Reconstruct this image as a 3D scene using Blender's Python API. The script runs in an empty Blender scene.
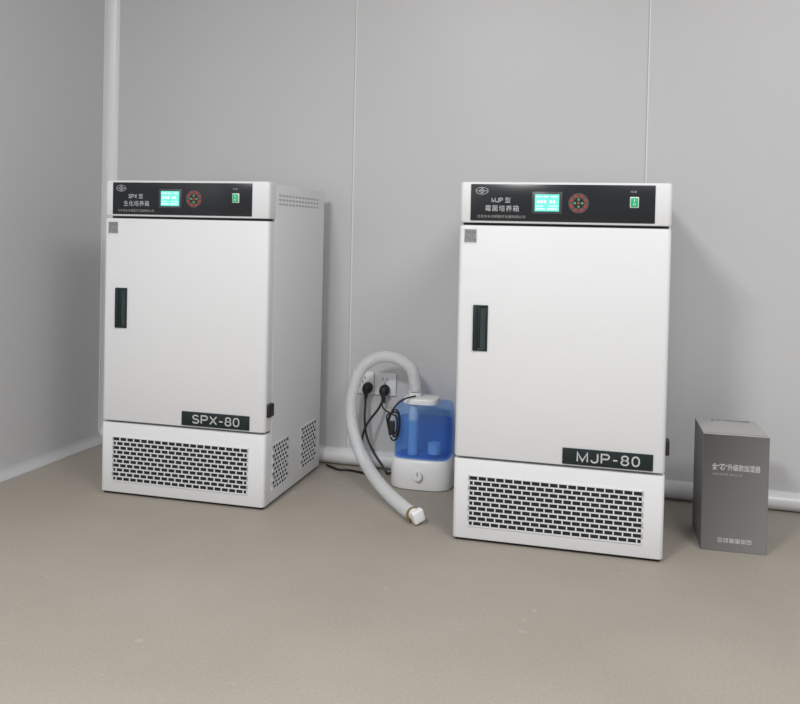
import bpy, bmesh, math
from mathutils import Matrix, Vector

scene = bpy.context.scene
try:
    scene.view_settings.view_transform = 'Standard'
    scene.view_settings.look = 'None'
except Exception:
    pass
COL = scene.collection

# ------------------------------------------------------------------ materials
def mat(name, col, rough=0.5, metal=0.0, emit=None, estr=0.0, noise=0.0, nscale=8.0, spec=0.5):
    m = bpy.data.materials.new(name); m.use_nodes = True
    nt = m.node_tree; b = nt.nodes['Principled BSDF']
    b.inputs['Roughness'].default_value = rough
    b.inputs['Metallic'].default_value = metal
    b.inputs['Specular IOR Level'].default_value = spec
    b.inputs['Base Color'].default_value = (*col, 1)
    if emit:
        b.inputs['Emission Color'].default_value = (*emit, 1)
        b.inputs['Emission Strength'].default_value = estr
    if noise > 0:
        tc = nt.nodes.new('ShaderNodeTexCoord')
        n = nt.nodes.new('ShaderNodeTexNoise'); n.inputs['Scale'].default_value = nscale
        n.inputs['Detail'].default_value = 4
        nt.links.new(tc.outputs['Object'], n.inputs['Vector'])
        r = nt.nodes.new('ShaderNodeValToRGB')
        r.color_ramp.elements[0].position = 0.3; r.color_ramp.elements[1].position = 0.7
        r.color_ramp.elements[0].color = (*[c * (1 - noise) for c in col], 1)
        r.color_ramp.elements[1].color = (*[min(1, c * (1 + noise)) for c in col], 1)
        nt.links.new(n.outputs['Fac'], r.inputs['Fac'])
        nt.links.new(r.outputs['Color'], b.inputs['Base Color'])
    return m

M_white = mat('powder_coated_white', (0.70, 0.71, 0.725), 0.45, noise=0.012, nscale=3)
M_seam = mat('seam_shadow', (0.10, 0.10, 0.11), 0.8)
M_vent = mat('vent_interior', (0.012, 0.013, 0.014), 0.9)
M_ventgrey = mat('side_vent_grey', (0.42, 0.42, 0.43), 0.7)
M_black = mat('gloss_black_panel', (0.010, 0.012, 0.016), 0.22)
M_green = mat('dark_green_plastic', (0.004, 0.013, 0.014), 0.35)
M_greenin = mat('handle_recess', (0.020, 0.04, 0.04), 0.4)
M_letter = mat('silver_lettering', (0.48, 0.50, 0.52), 0.5)
M_screen = mat('lcd_screen', (0.1, 0.4, 0.35), 0.3, emit=(0.16, 0.78, 0.62), estr=0.75)
M_scrink = mat('lcd_ink', (0.6, 0.9, 0.9), 0.3, emit=(0.60, 1.0, 0.92), estr=0.8)
M_frame = mat('display_frame', (0.05, 0.055, 0.06), 0.35)
M_red = mat('key_red', (0.30, 0.045, 0.03), 0.5)
M_keyg = mat('key_green', (0.08, 0.32, 0.15), 0.5)
M_grey = mat('key_grey', (0.06, 0.06, 0.065), 0.5)
M_switch = mat('lit_green_rocker', (0.0, 0.30, 0.12), 0.3, emit=(0.0, 0.55, 0.2), estr=0.3)
M_offw = mat('white_plastic', (0.80, 0.81, 0.82), 0.35)
M_sticker = mat('sticker_grey', (0.22, 0.22, 0.23), 0.5, noise=0.3, nscale=160)
M_stickw = mat('sticker_white', (0.7, 0.7, 0.7), 0.5)
M_rubber_shade = mat('black_rubber_and_gap_shade', (0.010, 0.010, 0.011), 0.5)
M_brass = mat('clamp_metal', (0.42, 0.30, 0.15), 0.35, metal=0.8)
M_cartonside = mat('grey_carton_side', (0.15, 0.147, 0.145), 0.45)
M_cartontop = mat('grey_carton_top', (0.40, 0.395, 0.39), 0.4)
M_print = mat('white_print', (0.66, 0.66, 0.66), 0.5)
M_print2 = mat('dim_print', (0.32, 0.32, 0.32), 0.5)
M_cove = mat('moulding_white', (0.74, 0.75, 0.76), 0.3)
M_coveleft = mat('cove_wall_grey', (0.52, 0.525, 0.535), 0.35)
M_ceil = mat('ceiling_white', (0.75, 0.75, 0.76), 0.6)
M_wall = mat('satin_panel_wall', (0.560, 0.563, 0.573), 0.40, noise=0.015, nscale=1.2, spec=0.45)
M_seamw = mat('panel_joint', (0.74, 0.75, 0.76), 0.5)
M_seamd = mat('panel_joint_dark', (0.40, 0.405, 0.41), 0.6)

# carton front: uneven light painted into the colour, brightening diagonally to bottom right
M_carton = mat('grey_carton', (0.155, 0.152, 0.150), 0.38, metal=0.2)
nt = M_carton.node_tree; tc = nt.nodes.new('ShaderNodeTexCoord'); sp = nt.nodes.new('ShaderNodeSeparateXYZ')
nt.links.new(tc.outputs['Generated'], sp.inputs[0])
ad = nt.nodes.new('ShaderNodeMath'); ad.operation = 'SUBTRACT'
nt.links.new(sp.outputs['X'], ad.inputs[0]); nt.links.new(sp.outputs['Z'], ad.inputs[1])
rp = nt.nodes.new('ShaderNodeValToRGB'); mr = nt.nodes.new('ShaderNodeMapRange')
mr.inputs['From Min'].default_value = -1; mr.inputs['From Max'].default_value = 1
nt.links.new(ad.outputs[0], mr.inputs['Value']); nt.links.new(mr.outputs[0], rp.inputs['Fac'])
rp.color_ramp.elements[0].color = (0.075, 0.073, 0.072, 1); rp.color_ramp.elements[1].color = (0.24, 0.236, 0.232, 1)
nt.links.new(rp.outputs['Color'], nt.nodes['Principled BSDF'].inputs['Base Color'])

def floor_material():
    m = bpy.data.materials.new('speckled_vinyl_floor'); m.use_nodes = True
    nt = m.node_tree; b = nt.nodes['Principled BSDF']
    tc = nt.nodes.new('ShaderNodeTexCoord')
    n1 = nt.nodes.new('ShaderNodeTexNoise'); n1.inputs['Scale'].default_value = 2.2; n1.inputs['Detail'].default_value = 6
    n2 = nt.nodes.new('ShaderNodeTexNoise'); n2.inputs['Scale'].default_value = 180; n2.inputs['Detail'].default_value = 3
    v = nt.nodes.new('ShaderNodeTexNoise'); v.inputs['Scale'].default_value = 20; v.inputs['Detail'].default_value = 8
    for n in (n1, n2, v): nt.links.new(tc.outputs['Object'], n.inputs['Vector'])
    r1 = nt.nodes.new('ShaderNodeValToRGB')
    r1.color_ramp.elements[0].position = 0.3; r1.color_ramp.elements[1].position = 0.7
    r1.color_ramp.elements[0].color = (0.325, 0.292, 0.250, 1); r1.color_ramp.elements[1].color = (0.362, 0.328, 0.284, 1)
    nt.links.new(n1.outputs['Fac'], r1.inputs['Fac'])
    r2 = nt.nodes.new('ShaderNodeValToRGB')
    r2.color_ramp.elements[0].position = 0.35; r2.color_ramp.elements[1].position = 0.65
    r2.color_ramp.elements[0].color = (0.93, 0.93, 0.93, 1); r2.color_ramp.elements[1].color = (1.05, 1.05, 1.05, 1)
    nt.links.new(n2.outputs['Fac'], r2.inputs['Fac'])
    mx = nt.nodes.new('ShaderNodeMixRGB'); mx.blend_type = 'MULTIPLY'; mx.inputs['Fac'].default_value = 1
    nt.links.new(r1.outputs['Color'], mx.inputs['Color1']); nt.links.new(r2.outputs['Color'], mx.inputs['Color2'])
    r3 = nt.nodes.new('ShaderNodeValToRGB')
    r3.color_ramp.elements[0].position = 0.68; r3.color_ramp.elements[1].position = 0.74
    r3.color_ramp.elements[0].color = (0, 0, 0, 1); r3.color_ramp.elements[1].color = (0.5, 0.5, 0.5, 1)
    nt.links.new(v.outputs['Fac'], r3.inputs['Fac'])
    mx2 = nt.nodes.new('ShaderNodeMixRGB'); mx2.inputs['Color2'].default_value = (0.48, 0.45, 0.40, 1)
    nt.links.new(r3.outputs['Color'], mx2.inputs['Fac']); nt.links.new(mx.outputs['Color'], mx2.inputs['Color1'])
    nt.links.new(mx2.outputs['Color'], b.inputs['Base Color'])
    b.inputs['Roughness'].default_value = 0.55
    b.inputs['Specular IOR Level'].default_value = 0.35
    bp = nt.nodes.new('ShaderNodeBump'); bp.inputs['Strength'].default_value = 0.05; bp.inputs['Distance'].default_value = 0.002
    nt.links.new(n2.outputs['Fac'], bp.inputs['Height']); nt.links.new(bp.outputs['Normal'], b.inputs['Normal'])
    return m
M_floor = floor_material()

def clear_mat(name, tint, body, fac, rough=0.08):
    m = bpy.data.materials.new(name); m.use_nodes = True
    nt = m.node_tree; b = nt.nodes['Principled BSDF']; out = nt.nodes['Material Output']
    b.inputs['Base Color'].default_value = (*body, 1); b.inputs['Roughness'].default_value = rough
    t = nt.nodes.new('ShaderNodeBsdfTransparent'); t.inputs['Color'].default_value = (*tint, 1)
    mx = nt.nodes.new('ShaderNodeMixShader'); mx.inputs['Fac'].default_value = fac
    nt.links.new(t.outputs[0], mx.inputs[1]); nt.links.new(b.outputs[0], mx.inputs[2])
    nt.links.new(mx.outputs[0], out.inputs['Surface'])
    return m
M_tank = clear_mat('blue_clear_tank', (0.72, 0.85, 1.0), (0.22, 0.44, 0.92), 0.17, 0.05)
M_water = clear_mat('tank_water', (0.60, 0.78, 1.0), (0.05, 0.24, 0.82), 0.10)
M_hose = clear_mat('translucent_ribbed_hose', (0.93, 0.94, 0.95), (0.80, 0.81, 0.82), 0.55, 0.25)

# ------------------------------------------------------------------ mesh builder
class B:
    def __init__(s):
        s.v = []; s.f = []; s.m = []; s.mats = []; s.T = Matrix.Identity(4)
    def mi(s, m):
        if m not in s.mats: s.mats.append(m)
        return s.mats.index(m)
    def add(s, verts, faces, m):
        o = len(s.v); k = s.mi(m)
        s.v += [tuple(s.T @ Vector(p)) for p in verts]
        for f in faces:
            s.f.append(tuple(i + o for i in f)); s.m.append(k)
    def box(s, x0, x1, y0, y1, z0, z1, m):
        vs = [(x0,y0,z0),(x1,y0,z0),(x1,y1,z0),(x0,y1,z0),(x0,y0,z1),(x1,y0,z1),(x1,y1,z1),(x0,y1,z1)]
        s.add(vs, [(0,3,2,1),(4,5,6,7),(0,1,5,4),(1,2,6,5),(2,3,7,6),(3,0,4,7)], m)
    def bbox(s, x0, x1, y0, y1, z0, z1, m, bev=0.003, seg=2):
        bm = bmesh.new(); bmesh.ops.create_cube(bm, size=1)
        for v in bm.verts:
            v.co = Vector((x0 if v.co.x < 0 else x1, y0 if v.co.y < 0 else y1, z0 if v.co.z < 0 else z1))
        bmesh.ops.bevel(bm, geom=bm.edges[:], offset=bev, segments=seg, affect='EDGES', profile=0.5)
        bm.verts.index_update()
        s.add([v.co.copy() for v in bm.verts], [tuple(v.index for v in f.verts) for f in bm.faces], m); bm.free()
    def loft(s, rings, m, cap0=True, cap1=True):
        n = len(rings[0]); vs = [p for r in rings for p in r]; fs = []
        for a in range(len(rings) - 1):
            for i in range(n):
                j = (i + 1) % n
                fs.append((a*n+i, a*n+j, (a+1)*n+j, (a+1)*n+i))
        if cap0: fs.append(tuple(reversed(range(n))))
        if cap1: fs.append(tuple((len(rings)-1)*n + i for i in range(n)))
        s.add(vs, fs, m)
    def prism(s, x0, x1, y0, y1, z0, z1, rf, rb, m, c=0.004):
        pts = []
        for (cx, cy, r, a0) in ((x0+rf, y0+rf, rf, 180), (x1-rf, y0+rf, rf, 270), (x1-rb, y1-rb, rb, 0), (x0+rb, y1-rb, rb, 90)):
            for k in range(7):
                a = math.radians(a0 + 15*k); pts.append((cx + r*math.cos(a), cy + r*math.sin(a)))
        mx, my = (x0+x1)/2, (y0+y1)/2; hw, hd = (x1-x0)/2, (y1-y0)/2
        def ring(z, d): return [(mx+(x-mx)*(1-d/hw), my+(y-my)*(1-d/hd), z) for x, y in pts]
        s.loft([ring(z0, c), ring(z0+c*0.3, c*0.3), ring(z0+c, 0), ring(z1-c, 0), ring(z1-c*0.3, c*0.3), ring(z1, c)], m)
    def cyl(s, c, axis, r, h, m, n=24, r2=None):
        axis = Vector(axis).normalized(); q = axis.to_track_quat('Z', 'Y'); c = Vector(c)
        r2 = r if r2 is None else r2
        a = [c + q @ Vector((r*math.cos(2*math.pi*i/n), r*math.sin(2*math.pi*i/n), 0)) for i in range(n)]
        b = [c + q @ Vector((r2*math.cos(2*math.pi*i/n), r2*math.sin(2*math.pi*i/n), h)) for i in range(n)]
        s.loft([a, b], m)
    def tube(s, pts, radf, m, n=12, caps=True):
        rings = []; prev = None
        for i, p in enumerate(pts):
            t = (Vector(pts[min(i+1, len(pts)-1)]) - Vector(pts[max(i-1, 0)])).normalized()
            if prev is None:
                a = t.cross(Vector((0, 1, 0.13))).normalized()
            else:
                a = (prev - t*prev.dot(t)).normalized()
            prev = a; b2 = t.cross(a); r = radf(i)
            rings.append([Vector(p) + a*r*math.cos(2*math.pi*k/n) + b2*r*math.sin(2*math.pi*k/n) for k in range(n)])
        s.loft(rings, m, caps, caps)
    def ringflat(s, cx, cz, rx, rz, th, y, m, n=28):
        vs = []; fs = []
        for i in range(n):
            a = 2*math.pi*i/n
            vs += [(cx+rx*math.cos(a), y, cz+rz*math.sin(a)), (cx+(rx-th)*math.cos(a), y, cz+(rz-th)*math.sin(a))]
        for i in range(n):
            j = (i+1) % n; fs.append((2*i, 2*j, 2*j+1, 2*i+1))
        s.add(vs, fs, m)
    def text(s, body, x0, x1, z0, z1, y, m, axes='front', thin=0.0, space=1.0):
        cu = bpy.data.curves.new('tmp', 'FONT'); cu.body = body; cu.size = 1; cu.resolution_u = 4
        cu.offset = -thin; cu.space_character = space
        ob = bpy.data.objects.new('tmp', cu); COL.objects.link(ob)
        dg = bpy.context.evaluated_depsgraph_get(); dg.update()
        me = bpy.data.meshes.new_from_object(ob.evaluated_get(dg))
        vs = [v.co.copy() for v in me.vertices]; fs = [tuple(p.vertices) for p in me.polygons]
        bpy.data.objects.remove(ob); bpy.data.curves.remove(cu); bpy.data.meshes.remove(me)
        if not vs: return
        ax, bx = min(v.x for v in vs), max(v.x for v in vs); ay, by = min(v.y for v in vs), max(v.y for v in vs)
        sx = (x1-x0)/(bx-ax); sz = (z1-z0)/(by-ay)
        cx, cz = (x0+x1)/2, (z0+z1)/2
        P = [((v.x-(ax+bx)/2)*sx+cx, (v.y-(ay+by)/2)*sz+cz) for v in vs]
        if axes == 'front': s.add([(a, y, b) for a, b in P], fs, m)
        else: s.add([(a, b, y) for a, b in P], fs, m)
    def strokes(s, body, x0, x1, z0, z1, y, m, wt=0.14, gap=0.26):
        # grotesque capitals drawn as constant-width strokes
        def arc(cx, cy, rx, ry, a0, a1, n=12, e=1.0):
            out = []
            for i in range(n+1):
                a = math.radians(a0+(a1-a0)*i/n); c, q = math.cos(a), math.sin(a)
                out.append((cx+rx*math.copysign(abs(c)**e, c), cy+ry*math.copysign(abs(q)**e, q)))
            return out
        G = {
            'M': (0.78, [[(0, 0), (0, 1), (0.39, 0.06), (0.78, 1), (0.78, 0)]]),
            'J': (0.50, [[(0.50, 1)] + arc(0.25, 0.26, 0.25, 0.26, 0, -180)]),
            'P': (0.60, [[(0, 0), (0, 1), (0.36, 1)] + arc(0.36, 0.735, 0.24, 0.265, 90, -90) + [(0, 0.47)]]),
            'S': (0.60, [arc(0.30, 0.74, 0.27, 0.26, 20, 270) + arc(0.30, 0.25, 0.30, 0.25, 90, -165)]),
            'X': (0.64, [[(0, 0), (0.64, 1)], [(0, 1), (0.64, 0)]]),
            '-': (0.34, [[(0, 0.42), (0.34, 0.42)]]),
            '8': (0.54, [arc(0.27, 0.755, 0.235, 0.245, 0, 360, 20), arc(0.27, 0.26, 0.27, 0.26, 0, 360, 20)]),
            '0': (0.52, [arc(0.26, 0.5, 0.26, 0.5, 0, 360, 28, 0.85)]),
        }
        tot = sum(G[c][0] for c in body)+gap*(len(body)-1)
        sx = (x1-x0)/tot; sz = (z1-z0); x = x0; hw = wt*sz/2
        for c in body:
            w_, polys = G[c]
            for poly in polys:
                P = [Vector((x+px*sx, z0+hw+pz*(sz-2*hw))) for px, pz in poly]
                closed = (P[0]-P[-1]).length < 1e-6
                if closed: P = P[:-1]
                n = len(P); vs = []
                for i in range(n):
                    a = P[i-1] if (i > 0 or closed) else None
                    b_ = P[(i+1) % n] if (i < n-1 or closed) else None
                    d1 = (P[i]-a).normalized() if a is not None else None
                    d2 = (b_-P[i]).normalized() if b_ is not None else None
                    d1 = d1 or d2; d2 = d2 or d1
                    n1 = Vector((-d1.y, d1.x)); n2 = Vector((-d2.y, d2.x)); nn = (n1+n2)
                    nn = nn.normalized() if nn.length > 1e-4 else n1
                    k = min(1/max(nn.dot(n1), 0.25), 1.9)
                    for sg in (1, -1): q = P[i]+nn*hw*k*sg; vs.append((q.x, y, q.y))
                fs = [(2*i, 2*i+1, 2*((i+1) % n)+1, 2*((i+1) % n)) for i in range(n if closed else n-1)]
                s.add(vs, fs, m)
            x += (w_+gap)*sx
    def obj(s, name, parent=None, smooth=35, loc=None):
        me = bpy.data.meshes.new(name); me.from_pydata(s.v, [], s.f)
        for m in s.mats: me.materials.append(m)
        for p, k in zip(me.polygons, s.m): p.material_index = k; p.use_smooth = True
        me.validate(); me.update()
        try: me.set_sharp_from_angle(angle=math.radians(smooth))
        except Exception: pass
        ob = bpy.data.objects.new(name, me); COL.objects.link(ob)
        if parent: ob.parent = parent
        if loc: ob.location = loc
        return ob

def thing(name, loc, rot, label, category, group=None):
    e = bpy.data.objects.new(name, None); e.empty_display_size = 0.1
    e.location = loc; e.rotation_euler = (0, 0, rot); COL.objects.link(e)
    e['label'] = label; e['category'] = category
    if group: e['group'] = group
    return e

def catmull(P, per=10):
    P = [Vector(p) for p in P]; P = [2*P[0]-P[1]] + P + [2*P[-1]-P[-2]]; out = []
    for i in range(1, len(P)-2):
        for k in range(per):
            t = k/per; a, b, c, d = P[i-1:i+3]
            out.append(0.5*((2*b)+(-a+c)*t+(2*a-5*b+4*c-d)*t*t+(-a+3*b-3*c+d)*t**3))
    out.append(P[-2]); return out

# ------------------------------------------------------------------ room
XR, YF, H = 4.6, -5.2, 2.55
def struct(ob): ob['kind'] = 'structure'; return ob
b = B(); b.box(-0.1, XR, YF, 0.1, -0.1, 0, M_floor); struct(b.obj('floor'))
b = B(); b.box(-0.1, XR, 0, 0.1, 0, H, M_wall); struct(b.obj('wall_back'))
b = B(); b.box(-0.1, 0, YF, 0, 0, H, M_wall); struct(b.obj('wall_left'))
b = B(); b.box(-0.1, XR, YF, 0.1, H, H+0.1, M_ceil); struct(b.obj('ceiling'))
def cove_profile(R):
    pts = [(0, R+0.004), (-0.002, R+0.004)]
    for k in range(9):
        a = math.radians(90*k/8); pts.append((-0.002-R*(1-math.cos(a)), 0.002+R*(1-math.sin(a))))
    pts += [(-R-0.004, 0.002), (-R-0.004, 0.0), (0, 0)]
    return pts
rp_ = [(0, 0.060)] + [(-0.034*math.sin(math.radians(a)), 0.030+0.030*math.cos(math.radians(a))) for a in range(10, 180, 10)] + [(0, 0)]
b = B(); b.loft([[(x, y, z) for y, z in rp_] for x in (0, XR)], M_cove); struct(b.obj('baseboard_back'))
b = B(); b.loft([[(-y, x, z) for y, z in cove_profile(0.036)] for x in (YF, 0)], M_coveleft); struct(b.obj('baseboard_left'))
b = B(); r2 = 0.036; pts = [(0, 0), (0, -r2-0.006), (0.003, -r2-0.006)]
for k in range(9):
    a = math.radians(90*k/8); pts.append((0.003+r2*(1-math.cos(a)), -0.003-r2*(1-math.sin(a))))
pts += [(r2+0.006, -0.003), (r2+0.006, 0)]
b.loft([[(x, y, z) for x, y in pts] for z in (0.0, H)], M_cove); struct(b.obj('trim_1'))
for i, X in enumerate((1.0325, 2.0556, 3.08)):
    b = B(); b.box(X-0.004, X-0.001, -0.0006, 0.0, 0.05, H, M_seamd); b.box(X-0.001, X+0.003, -0.0012, 0.0, 0.05, H, M_seamw)
    struct(b.obj('trim_%d' % (i+2)))

# ------------------------------------------------------------------ incubator
W, D = 0.563, 0.500
def grille(b, x0, x1, z0, z1, cols, rows, y=0.0, bt=0.0034, t=0.0028):
    b.add([(x0, y-0.0003, z0), (x1, y-0.0003, z0), (x1, y-0.0003, z1), (x0, y-0.0003, z1)], [(0, 1, 2, 3)], M_vent)
    ph = (z1-z0)/rows; pw = (x1-x0)/cols
    for r in range(rows+1):
        z = z0+r*ph; b.box(x0-0.001, x1+0.001, y-t, y, z-bt/2, z+bt/2, M_white)
    for r in range(rows):
        off = 0 if r % 2 else 0.5
        for c in range(cols+1):
            x = x0+(c+off)*pw
            if x > x1+1e-6: continue
            b.box(x-bt/2, x+bt/2, y-t, y, z0+r*ph, z0+(r+1)*ph, M_white)
    for x in (x0, x1): b.box(x-bt/2, x+bt/2, y-t, y, z0, z1, M_white)

def incubator(loc, rot, model, line1, line2, line3, label, k, np0, np1, pr1, cols, gap):
    e = thing('incubator', loc, rot, label, 'laboratory incubator', 'laboratory incubators')
    b = B(); b.prism(0.0, W, 0.0485, D, 0.009, 0.994, 0.004, 0.010, M_white, c=0.003)
    b.box(0.006, W-0.006, 0.036, 0.052, 0.014, 0.99, M_seam)
    b.box(0.008, W-0.008, 0.010, D-0.010, 0.0015, 0.011, M_rubber_shade)  # black slab stands in for the contact shadow under the cabinet
    b.T = Matrix.Translation((W, 0, 0)) @ Matrix.Rotation(math.pi/2, 4, 'Z')
    nv = 13
    for r in range(3):
        for i in range(nv):
            x = 0.085+i*(0.335/(nv-1)); z = 0.931+r*0.0135
            b.box(x-0.009, x+0.009, -0.0006, 0, z, z+0.006, M_ventgrey)
    b.T = Matrix.Identity(4)
    body = b.obj('cabinet_body', e)
    for y0, y1 in ((0.060, 0.188), (0.305, 0.447)):
        b = B(); b.T = Matrix.Translation((W, 0, 0)) @ Matrix.Rotation(math.pi/2, 4, 'Z')
        grille(b, y0, y1, 0.046, 0.186, 6, 10); b.obj('side_grille', body)
    b = B(); b.prism(0, W, 0, 0.0475, 0.009, 0.229, 0.012, 0.004, M_white, c=0.002)
    base = b.obj('base_housing', e)
    b = B(); grille(b, 0.045, 0.508, 0.046, 0.186, cols, 10); g = b.obj('ventilation_grille', base)
    for x in (0.05, W-0.05):
        for y in (0.05, D-0.05):
            b = B(); b.cyl((x, y, 0), (0, 0, 1), 0.020, 0.010, M_rubber_shade, r2=0.017); b.obj('foot', e)
    b = B(); b.prism(0, W, 0, 0.046, 0.236, 0.880, 0.013, 0.004, M_white, c=0.005)
    door = b.obj('door', e)
    b = B(); hx0, hx1, hz0, hz1 = 0.045, 0.086, 0.533, 0.660
    b.bbox(hx0, hx0+0.013, -0.006, 0.001, hz0, hz1, M_green, 0.002)
    b.bbox(hx1-0.006, hx1, -0.004, 0.001, hz0, hz1, M_green, 0.0015)
    b.bbox(hx0, hx1, -0.004, 0.001, hz1-0.007, hz1, M_green, 0.0015)
    b.bbox(hx0, hx1, -0.004, 0.001, hz0, hz0+0.007, M_green, 0.0015)
    b.box(hx0+0.002, hx1-0.002, -0.0008, 0.0005, hz0+0.002, hz1-0.002, M_greenin)
    b.bbox(hx0+0.012, hx0+0.020, -0.0035, 0.0, hz0+0.006, hz1-0.006, M_green, 0.001)
    b.obj('handle', door)['label'] = 'dark green recessed pull handle'
    b = B(); b.bbox(np0, np1, -0.003, 0.001, 0.2415, 0.285, M_green, 0.001)
    w = np1-np0; b.strokes(model, np0+w*0.17, np1-w*0.15, 0.2495, 0.2775, -0.0034, M_letter, wt=0.145, gap=gap)
    b.obj('nameplate', door)['label'] = 'dark nameplate with silver model lettering'
    b = B(); b.box(0.013, 0.052, -0.0008, 0.0, 0.828, 0.872, M_stickw); b.box(0.016, 0.049, -0.0011, -0.0008, 0.832, 0.868, M_sticker)
    b.obj('sticker', door)
    b = B(); b.bbox(W-0.004, W+0.010, 0.010, 0.046, 0.282, 0.322, M_rubber_shade, 0.003)
    b.cyl((W+0.0045, 0.041, 0.284), (0, 0, 1), 0.006, 0.036, M_rubber_shade); b.obj('hinge', door)
    b = B(); b.prism(0, W, 0, 0.052, 0.887, 1.0, 0.013, 0.004, M_white, c=0.004)
    head = b.obj('header_housing', e)
    b = B(); b.bbox(0.031*k, pr1, -0.0025, 0.002, 0.893, 0.9935, M_black, 0.0012)
    y = -0.0029
    cx, cz = 0.062*k, 0.975
    b.ringflat(cx, cz, 0.0175, 0.0100, 0.0012, y, M_letter)
    b.ringflat(cx, cz, 0.0095, 0.0075, 0.0016, y, M_letter, n=4)
    b.box(cx-0.016, cx+0.016, y, y+0.0001, cz-0.0006, cz+0.0006, M_letter)
    b.box(cx-0.0007, cx+0.0007, y, y+0.0001, cz-0.008, cz+0.008, M_letter)
    b.strokes(line1, 0.090*k, 0.119*k, 0.9435, 0.9565, y, M_letter)
    b.text('型', 0.126*k, 0.141*k, 0.9430, 0.9575, y, M_letter)
    b.text(line2, 0.072*k, 0.164*k, 0.9190, 0.936, y, M_letter, space=1.12)
    b.text(line3, 0.050*k, 0.182*k, 0.9010, 0.909, y, M_print2, space=1.05)
    b.text('电源', 0.457*k, 0.473*k, 0.9730, 0.979, y, M_print2)
    b.obj('control_panel', head)
    b = B(); b.bbox(0.199*k, 0.280*k, -0.0045, 0, 0.914, 0.974, M_frame, 0.0012)
    b.box(0.207*k, 0.272*k, -0.0050, -0.004, 0.921, 0.967, M_screen)
    for i, (a, c, z, h) in enumerate(((0.211, 0.226, 0.959, 0.003), (0.230, 0.244, 0.959, 0.003), (0.250, 0.267, 0.959, 0.003), (0.213, 0.219, 0.943, 0.008), (0.222, 0.228, 0.943, 0.008), (0.231, 0.237, 0.943, 0.008), (0.246, 0.252, 0.943, 0.008), (0.255, 0.261, 0.943, 0.008), (0.211, 0.229, 0.934, 0.002), (0.245, 0.268, 0.934, 0.002), (0.211, 0.235, 0.926, 0.003), (0.241, 0.266, 0.926, 0.003))):
        b.box(a*k, c*k, -0.0053, -0.005, z, z+h, M_scrink)
    b.obj('display', head)['label'] = 'glowing turquoise display in a dark frame'
    b = B(); kx, kz = 0.323*k, 0.944
    b.cyl((kx, -0.002, kz), (0, -1, 0), 0.027, 0.002, M_grey, n=36)
    for i in range(8):
        a = 2*math.pi*(i+0.5)/8
        b.cyl((kx+0.0205*math.cos(a), -0.0035, kz+0.0205*math.sin(a)), (0, -1, 0), 0.0050, 0.0014, M_red, n=12)
    b.cyl((kx, -0.0035, kz), (0, -1, 0), 0.0140, 0.0012, M_black, n=24)
    for i in range(4):
        a = math.pi/2*i
        b.cyl((kx+0.0095*math.cos(a), -0.0045, kz+0.0095*math.sin(a)), (0, -1, 0), 0.0034, 0.001, M_keyg, n=12)
    b.box(kx-0.0035, kx+0.0035, -0.0057, -0.0045, kz-0.0035, kz+0.0035, M_red)
    b.obj('keypad', head)['label'] = 'round keypad with red and green keys'
    b = B(); sx, sz = 0.467*k, 0.948
    b.bbox(sx-0.0115, sx+0.0115, -0.005, 0, sz-0.0145, sz+0.0145, M_offw, 0.002)
    b.bbox(sx-0.0092, sx+0.0092, -0.008, -0.004, sz-0.0120, sz+0.0120, M_switch, 0.002)
    b.box(sx-0.001, sx+0.001, -0.0084, -0.008, sz+0.002, sz+0.008, M_offw)
    b.ringflat(sx, sz-0.005, 0.0032, 0.0032, 0.0011, -0.0084, M_offw, n=16)
    b.obj('power_switch', head)['label'] = 'lit green rocker switch in white frame'
    return e

incubator((0.4068, -0.5900, 0), 0.0334, 'SPX-80', 'SPX', '生化培养箱', '北京市永光明医疗仪器有限公司',
          'white incubator with side vents, in the room corner', 0.972, 0.284, 0.512, 0.507, 19, 0.26)
incubator((1.5630, -0.6080, 0), 0.0342, 'MJP-80', 'MJP', '霉菌培养箱', '北京市永光明医疗仪器有限公司',
          'white incubator standing between the blue humidifier and the grey carton', 1.0, 0.297, 0.532, 0.520, 19, 0.30)

# ------------------------------------------------------------------ humidifier
hx, hy = 1.355, -0.135
e = thing('humidifier', (hx, hy, 0), 0.05, 'white humidifier with transparent blue tank, hose on its top', 'humidifier')
def sring(rx, ry, z, n=48, p=2.7, dx=0):
    out = []
    for i in range(n):
        a = 2*math.pi*i/n; c, s_ = math.cos(a), math.sin(a)
        out.append((dx+rx*math.copysign(abs(c)**(2/p), c), ry*math.copysign(abs(s_)**(2/p), s_), z))
    return out
b = B(); b.loft([sring(rx, ry, z, p=3.2) for rx, ry, z in ((0.098, 0.076, 0), (0.104, 0.082, 0.003), (0.106, 0.084, 0.010), (0.106, 0.084, 0.070), (0.103, 0.081, 0.090), (0.099, 0.077, 0.098), (0.094, 0.072, 0.100))], M_offw)
b.obj('base', e)
b = B(); b.cyl((0.0, -0.080, 0.052), (0, -1, 0), 0.017, 0.018, M_offw, n=28, r2=0.0145)
b.box(-0.0012, 0.0012, -0.0985, -0.097, 0.053, 0.065, M_grey); b.obj('control_knob', e)
b = B(); b.loft([sring(rx, ry, z, p=4.6) for rx, ry, z in ((0.090, 0.068, 0.101), (0.094, 0.072, 0.104), (0.095, 0.073, 0.180), (0.095, 0.073, 0.271), (0.093, 0.071, 0.276), (0.089, 0.068, 0.279))], M_tank)
b.obj('water_tank', e)['label'] = 'transparent blue water tank'
b = B(); b.loft([sring(rx, ry, z, p=4.6) for rx, ry, z in ((0.086, 0.064, 0.106), (0.090, 0.068, 0.110), (0.0905, 0.0685, 0.222))], M_water); b.obj('water', e)
b = B(); b.cyl((-0.034, -0.02, 0.104), (0, 0, 1), 0.017, 0.174, M_offw); b.cyl((0.04, -0.02, 0.113), (0, 0, 1), 0.022, 0.035, M_offw); b.obj('mist_tube', e)
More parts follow.
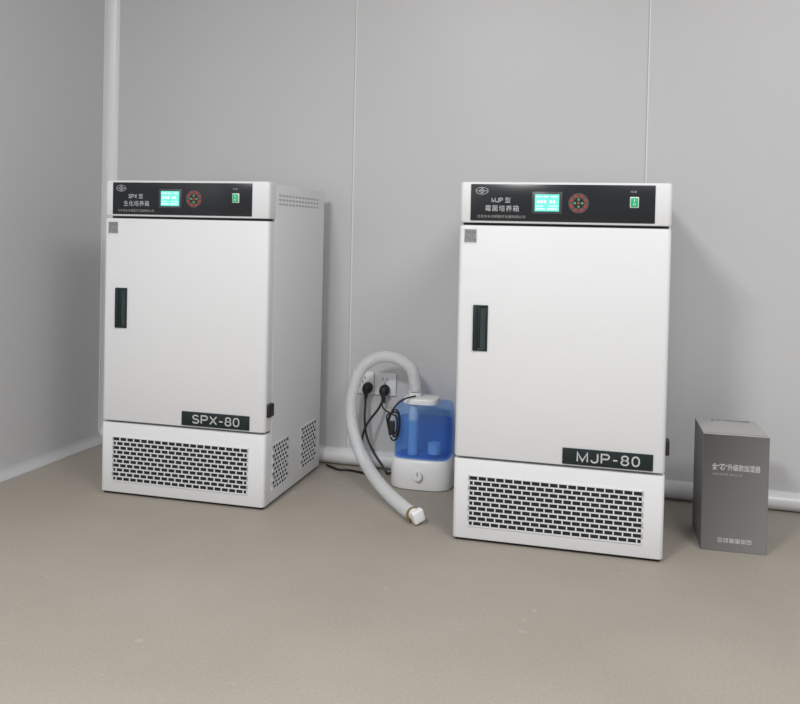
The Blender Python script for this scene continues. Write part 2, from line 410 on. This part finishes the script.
b = B(); b.loft([sring(rx, ry, z, p=3.4, dx=-0.010) for rx, ry, z in ((0.060, 0.050, 0.2785), (0.060, 0.050, 0.292), (0.058, 0.048, 0.296), (0.052, 0.042, 0.298))], M_offw)
b.cyl((-0.034, 0, 0.297), (0, 0, 1), 0.0225, 0.015, M_offw); b.obj('lid', e)

# ------------------------------------------------------------------ corrugated hose
hp = [(1.321, -0.137, 0.3135), (1.318, -0.135, 0.345), (1.300, -0.125, 0.390), (1.253, -0.12, 0.418), (1.188, -0.12, 0.4205), (1.123, -0.12, 0.378),
      (1.091, -0.12, 0.299), (1.089, -0.13, 0.212), (1.123, -0.17, 0.137), (1.181, -0.23, 0.076), (1.27, -0.33, 0.036), (1.372, -0.45, 0.0230), (1.425, -0.511, 0.0230)]
e = thing('corrugated_hose', (1.25, -0.3, 0), 0, 'white ribbed hose arching from humidifier lid down to floor', 'hose')
off = Vector((1.25, -0.3, 0))
raw = catmull(hp, 24)
L = [0]
for i in range(1, len(raw)): L.append(L[-1]+(raw[i]-raw[i-1]).length)
step = 0.00125; path = []; j = 0; s_ = 0
while s_ < L[-1]:
    while L[j+1] < s_: j += 1
    t = (s_-L[j])/(L[j+1]-L[j]); path.append(raw[j].lerp(raw[j+1], t)-off); s_ += step
b = B(); b.tube(path, lambda i: 0.0206+0.0007*math.sin(2*math.pi*i/5), M_hose, n=20); b.obj('hose_tube', e, smooth=60)
d = (Vector(hp[-1])-Vector(hp[-2])).normalized()
b = B(); p = Vector(hp[-1])-off; b.cyl(p-d*0.005, d, 0.0228, 0.008, M_brass, n=28); b.obj('hose_clamp', e)
dq = Matrix.Rotation(math.radians(6), 3, 'Z') @ d
q = dq.to_track_quat('Y', 'Z')
b = B(); b.T = Matrix.Translation(p+d*0.003+Vector((0, 0, 0.003))) @ q.to_matrix().to_4x4() @ Matrix.Rotation(math.radians(20), 4, 'Y')
b.cyl((0, -0.004, 0), (0, 1, 0), 0.0175, 0.014, M_offw, n=28)
b.bbox(-0.0185, 0.0185, 0.008, 0.030, -0.0185, 0.0185, M_offw, 0.004, 3); b.obj('end_fitting', e)['label'] = 'square white plastic end fitting'

# ------------------------------------------------------------------ wall sockets and power cords
def socket(x):
    e = thing('wall_socket', (x, 0, 0.265), 0, 'white square wall socket with black plug in it', 'power socket', 'wall sockets above the baseboard')
    b = B(); b.bbox(-0.041, 0.041, -0.009, -0.0002, 0.0, 0.082, M_offw, 0.003)
    b.bbox(-0.030, 0.030, -0.0105, -0.006, 0.011, 0.071, M_offw, 0.002); b.obj('faceplate', e)
    b = B()
    for dx in (-0.010, 0.006): b.box(dx, dx+0.003, -0.0109, -0.010, 0.054, 0.064, M_rubber_shade)
    for dx in (-0.012, 0.009): b.box(dx, dx+0.003, -0.0109, -0.010, 0.026, 0.036, M_rubber_shade)
    b.box(-0.0015, 0.0015, -0.0109, -0.010, 0.040, 0.050, M_rubber_shade); b.obj('contact_slots', e)
socket(1.090); socket(1.174)

def cord(plug, path, label):
    e = thing('power_cord', (plug[0], plug[1], 0), 0, label, 'power cord')
    o = Vector((plug[0], plug[1], 0))
    b = B(); z = plug[2]
    rings = []
    for (yy, rx, rz, dz) in ((-0.0112, 0.018, 0.020, 0), (-0.024, 0.019, 0.021, 0), (-0.036, 0.016, 0.018, -0.002), (-0.044, 0.010, 0.012, -0.008)):
        rings.append([(rx*math.cos(2*math.pi*i/20), yy, z+dz+rz*math.sin(2*math.pi*i/20)) for i in range(20)])
    b.loft(rings, M_rubber_shade); b.cyl((0, -0.032, z-0.006), (0, -0.30, -1), 0.009, 0.032, M_rubber_shade, n=14, r2=0.005)
    b.obj('plug', e)
    b = B(); pp = [p-o for p in catmull(path, 10)]; b.tube(pp, lambda i: 0.0042, M_rubber_shade, n=8); b.obj('cable', e)
    return e
cord((1.112, 0, 0.290), [(1.112, -0.042, 0.258), (1.114, -0.048, 0.232), (1.116, -0.06, 0.19), (1.128, -0.07, 0.13), (1.160, -0.075, 0.07), (1.19, -0.08, 0.035), (1.212, -0.09, 0.010), (1.235, -0.10, 0.018)],
     'black cord sagging from socket to the humidifier base')
cord((1.176, 0, 0.286), [(1.176, -0.042, 0.254), (1.165, -0.055, 0.225), (1.135, -0.09, 0.175), (1.122, -0.10, 0.12), (1.135, -0.11, 0.06), (1.150, -0.12, 0.012), (1.13, -0.10, 0.0052), (1.07, -0.085, 0.0052), (1.03, -0.09, 0.0052), (0.975, -0.062, 0.0085)],
     'black cord sagging from socket down to the white incubator')
e = thing('adaptor_cord', (1.27, -0.24, 0), 0, 'bundled black cord with small adaptor hanging against the blue tank', 'power cord')
o = Vector((1.27, -0.24, 0))
pts = [(1.330, -0.165, 0.304), (1.305, -0.205, 0.300), (1.280, -0.224, 0.280)]
for i, (w_, zt, zb) in enumerate(((0.020, 0.258, 0.178), (0.024, 0.266, 0.168), (0.016, 0.252, 0.186))):
    yy = -0.226-0.006*i; cx = 1.276
    pts += [(cx-w_, yy, zt-0.02), (cx-w_*0.9, yy, (zt+zb)/2), (cx-w_*0.3, yy, zb), (cx+w_*0.5, yy-0.002, zb+0.006), (cx+w_*0.9, yy-0.003, (zt+zb)/2), (cx+w_*0.7, yy-0.004, zt-0.006), (cx, yy-0.005, zt)]
pts += [(1.235, -0.215, 0.262), (1.215, -0.170, 0.272), (1.205, -0.110, 0.262), (1.190, -0.060, 0.268)]
b = B(); b.tube([p-o for p in catmull(pts, 7)], lambda i: 0.0029, M_rubber_shade, n=8); b.obj('cable', e)
b = B(); b.bbox(-0.006, 0.014, -0.018, -0.004, 0.186, 0.234, M_rubber_shade, 0.005, 3); b.cyl((0.004, -0.011, 0.182), (0, 0, 1), 0.004, 0.006, M_letter, n=10); b.obj('adaptor', e)

# ------------------------------------------------------------------ carton
cw, cd, ch = 0.170, 0.200, 0.322
e = thing('carton', (2.228, -0.445, 0), 0.06, 'dark grey printed cardboard carton standing beside the white incubator', 'cardboard box')
b = B()
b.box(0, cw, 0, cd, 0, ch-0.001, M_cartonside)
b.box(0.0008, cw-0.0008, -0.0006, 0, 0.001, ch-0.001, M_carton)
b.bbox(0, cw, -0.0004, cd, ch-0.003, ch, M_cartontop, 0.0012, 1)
b.box(0.004, cw-0.004, 0.010, 0.0115, ch, ch+0.0004, M_carton)
b.obj('carton_body', e)
y = -0.0011
b = B(); b.text('全“芯”升级款加湿器', 0.024, 0.148, 0.224, 0.242, y, M_print); b.obj('title_lettering', e)
b = B(); b.text('纳米级细雾 静音加湿', 0.026, 0.102, 0.209, 0.2165, y, M_print2); b.obj('subtitle_lettering', e)
b = B()
for i in range(6):
    x = 0.044+i*0.0150; z = 0.026; s1 = 0.0112; xc, zc = x+s1/2, z+s1/2; t1 = 0.0011
    b.box(x, x+s1, y, y+0.0003, z, z+t1, M_print); b.box(x, x+s1, y, y+0.0003, z+s1-t1, z+s1, M_print)
    b.box(x, x+t1, y, y+0.0003, z, z+s1, M_print); b.box(x+s1-t1, x+s1, y, y+0.0003, z, z+s1, M_print)
    if i == 0: b.ringflat(xc, zc, 0.0030, 0.0034, 0.0016, y, M_print, n=3)
    elif i == 1: b.box(xc-0.0027, xc-0.0013, y, y+0.0003, zc-0.003, zc+0.003, M_print); b.box(xc+0.0013, xc+0.0027, y, y+0.0003, zc-0.003, zc+0.003, M_print)
    elif i == 2: b.ringflat(xc, zc, 0.0032, 0.0032, 0.0016, y, M_print, n=16)
    elif i == 3: b.box(xc-0.003, xc+0.003, y, y+0.0003, zc-0.003, zc-0.0004, M_print); b.box(xc-0.0014, xc+0.0014, y, y+0.0003, zc, zc+0.003, M_print)
    elif i == 4: b.ringflat(xc, zc, 0.0034, 0.0034, 0.0018, y, M_print, n=4)
    else: b.box(xc-0.0006, xc+0.0006, y, y+0.0003, zc-0.003, zc+0.001, M_print); b.box(xc-0.0027, xc+0.0027, y, y+0.0003, zc+0.001, zc+0.0028, M_print)
b.obj('handling_symbols', e)
b = B(); b.text('全“芯”升级款加湿器', 0.040, 0.150, 0.174, 0.195, ch+0.0006, M_grey, axes='top'); b.obj('lid_lettering', e)

# ------------------------------------------------------------------ lights
def area(name, loc, sx, sy, pw, col=(1, 1, 1)):
    l = bpy.data.lights.new(name, 'AREA'); l.shape = 'RECTANGLE'; l.size = sx; l.size_y = sy; l.energy = pw; l.color = col
    o = bpy.data.objects.new(name, l); o.location = loc; COL.objects.link(o); return o
area('ceiling_lamp', (1.0, -3.2, 2.5), 0.5, 0.5, 80, (1, 0.995, 0.985))
area('ceiling_lamp', (3.2, -2.5, 2.5), 1.2, 1.2, 58, (1, 0.995, 0.985))
w = bpy.data.worlds.new('world'); scene.world = w; w.use_nodes = True
w.node_tree.nodes['Background'].inputs['Color'].default_value = (0.97, 0.98, 1, 1)
w.node_tree.nodes['Background'].inputs['Strength'].default_value = 0.54

# ------------------------------------------------------------------ camera
yaw, pitch, roll = 0.2838, 0.0173, 0.0220
fw = Vector((-math.sin(yaw)*math.cos(pitch), math.cos(yaw)*math.cos(pitch), -math.sin(pitch)))
r0 = Vector((math.cos(yaw), math.sin(yaw), 0)); u0 = r0.cross(fw)
r = r0*math.cos(roll)+u0*math.sin(roll); u = -r0*math.sin(roll)+u0*math.cos(roll)
cd_ = bpy.data.cameras.new('camera'); cam = bpy.data.objects.new('camera', cd_); COL.objects.link(cam)
M = Matrix(((r.x, u.x, -fw.x, 2.0600), (r.y, u.y, -fw.y, -2.8946), (r.z, u.z, -fw.z, 0.8610), (0, 0, 0, 1)))
cam.matrix_world = M
cd_.sensor_fit = 'HORIZONTAL'; cd_.sensor_width = 36; cd_.lens = 36*840.6/800; cd_.shift_y = -107.1/800
cd_.clip_start = 0.05
scene.camera = cam
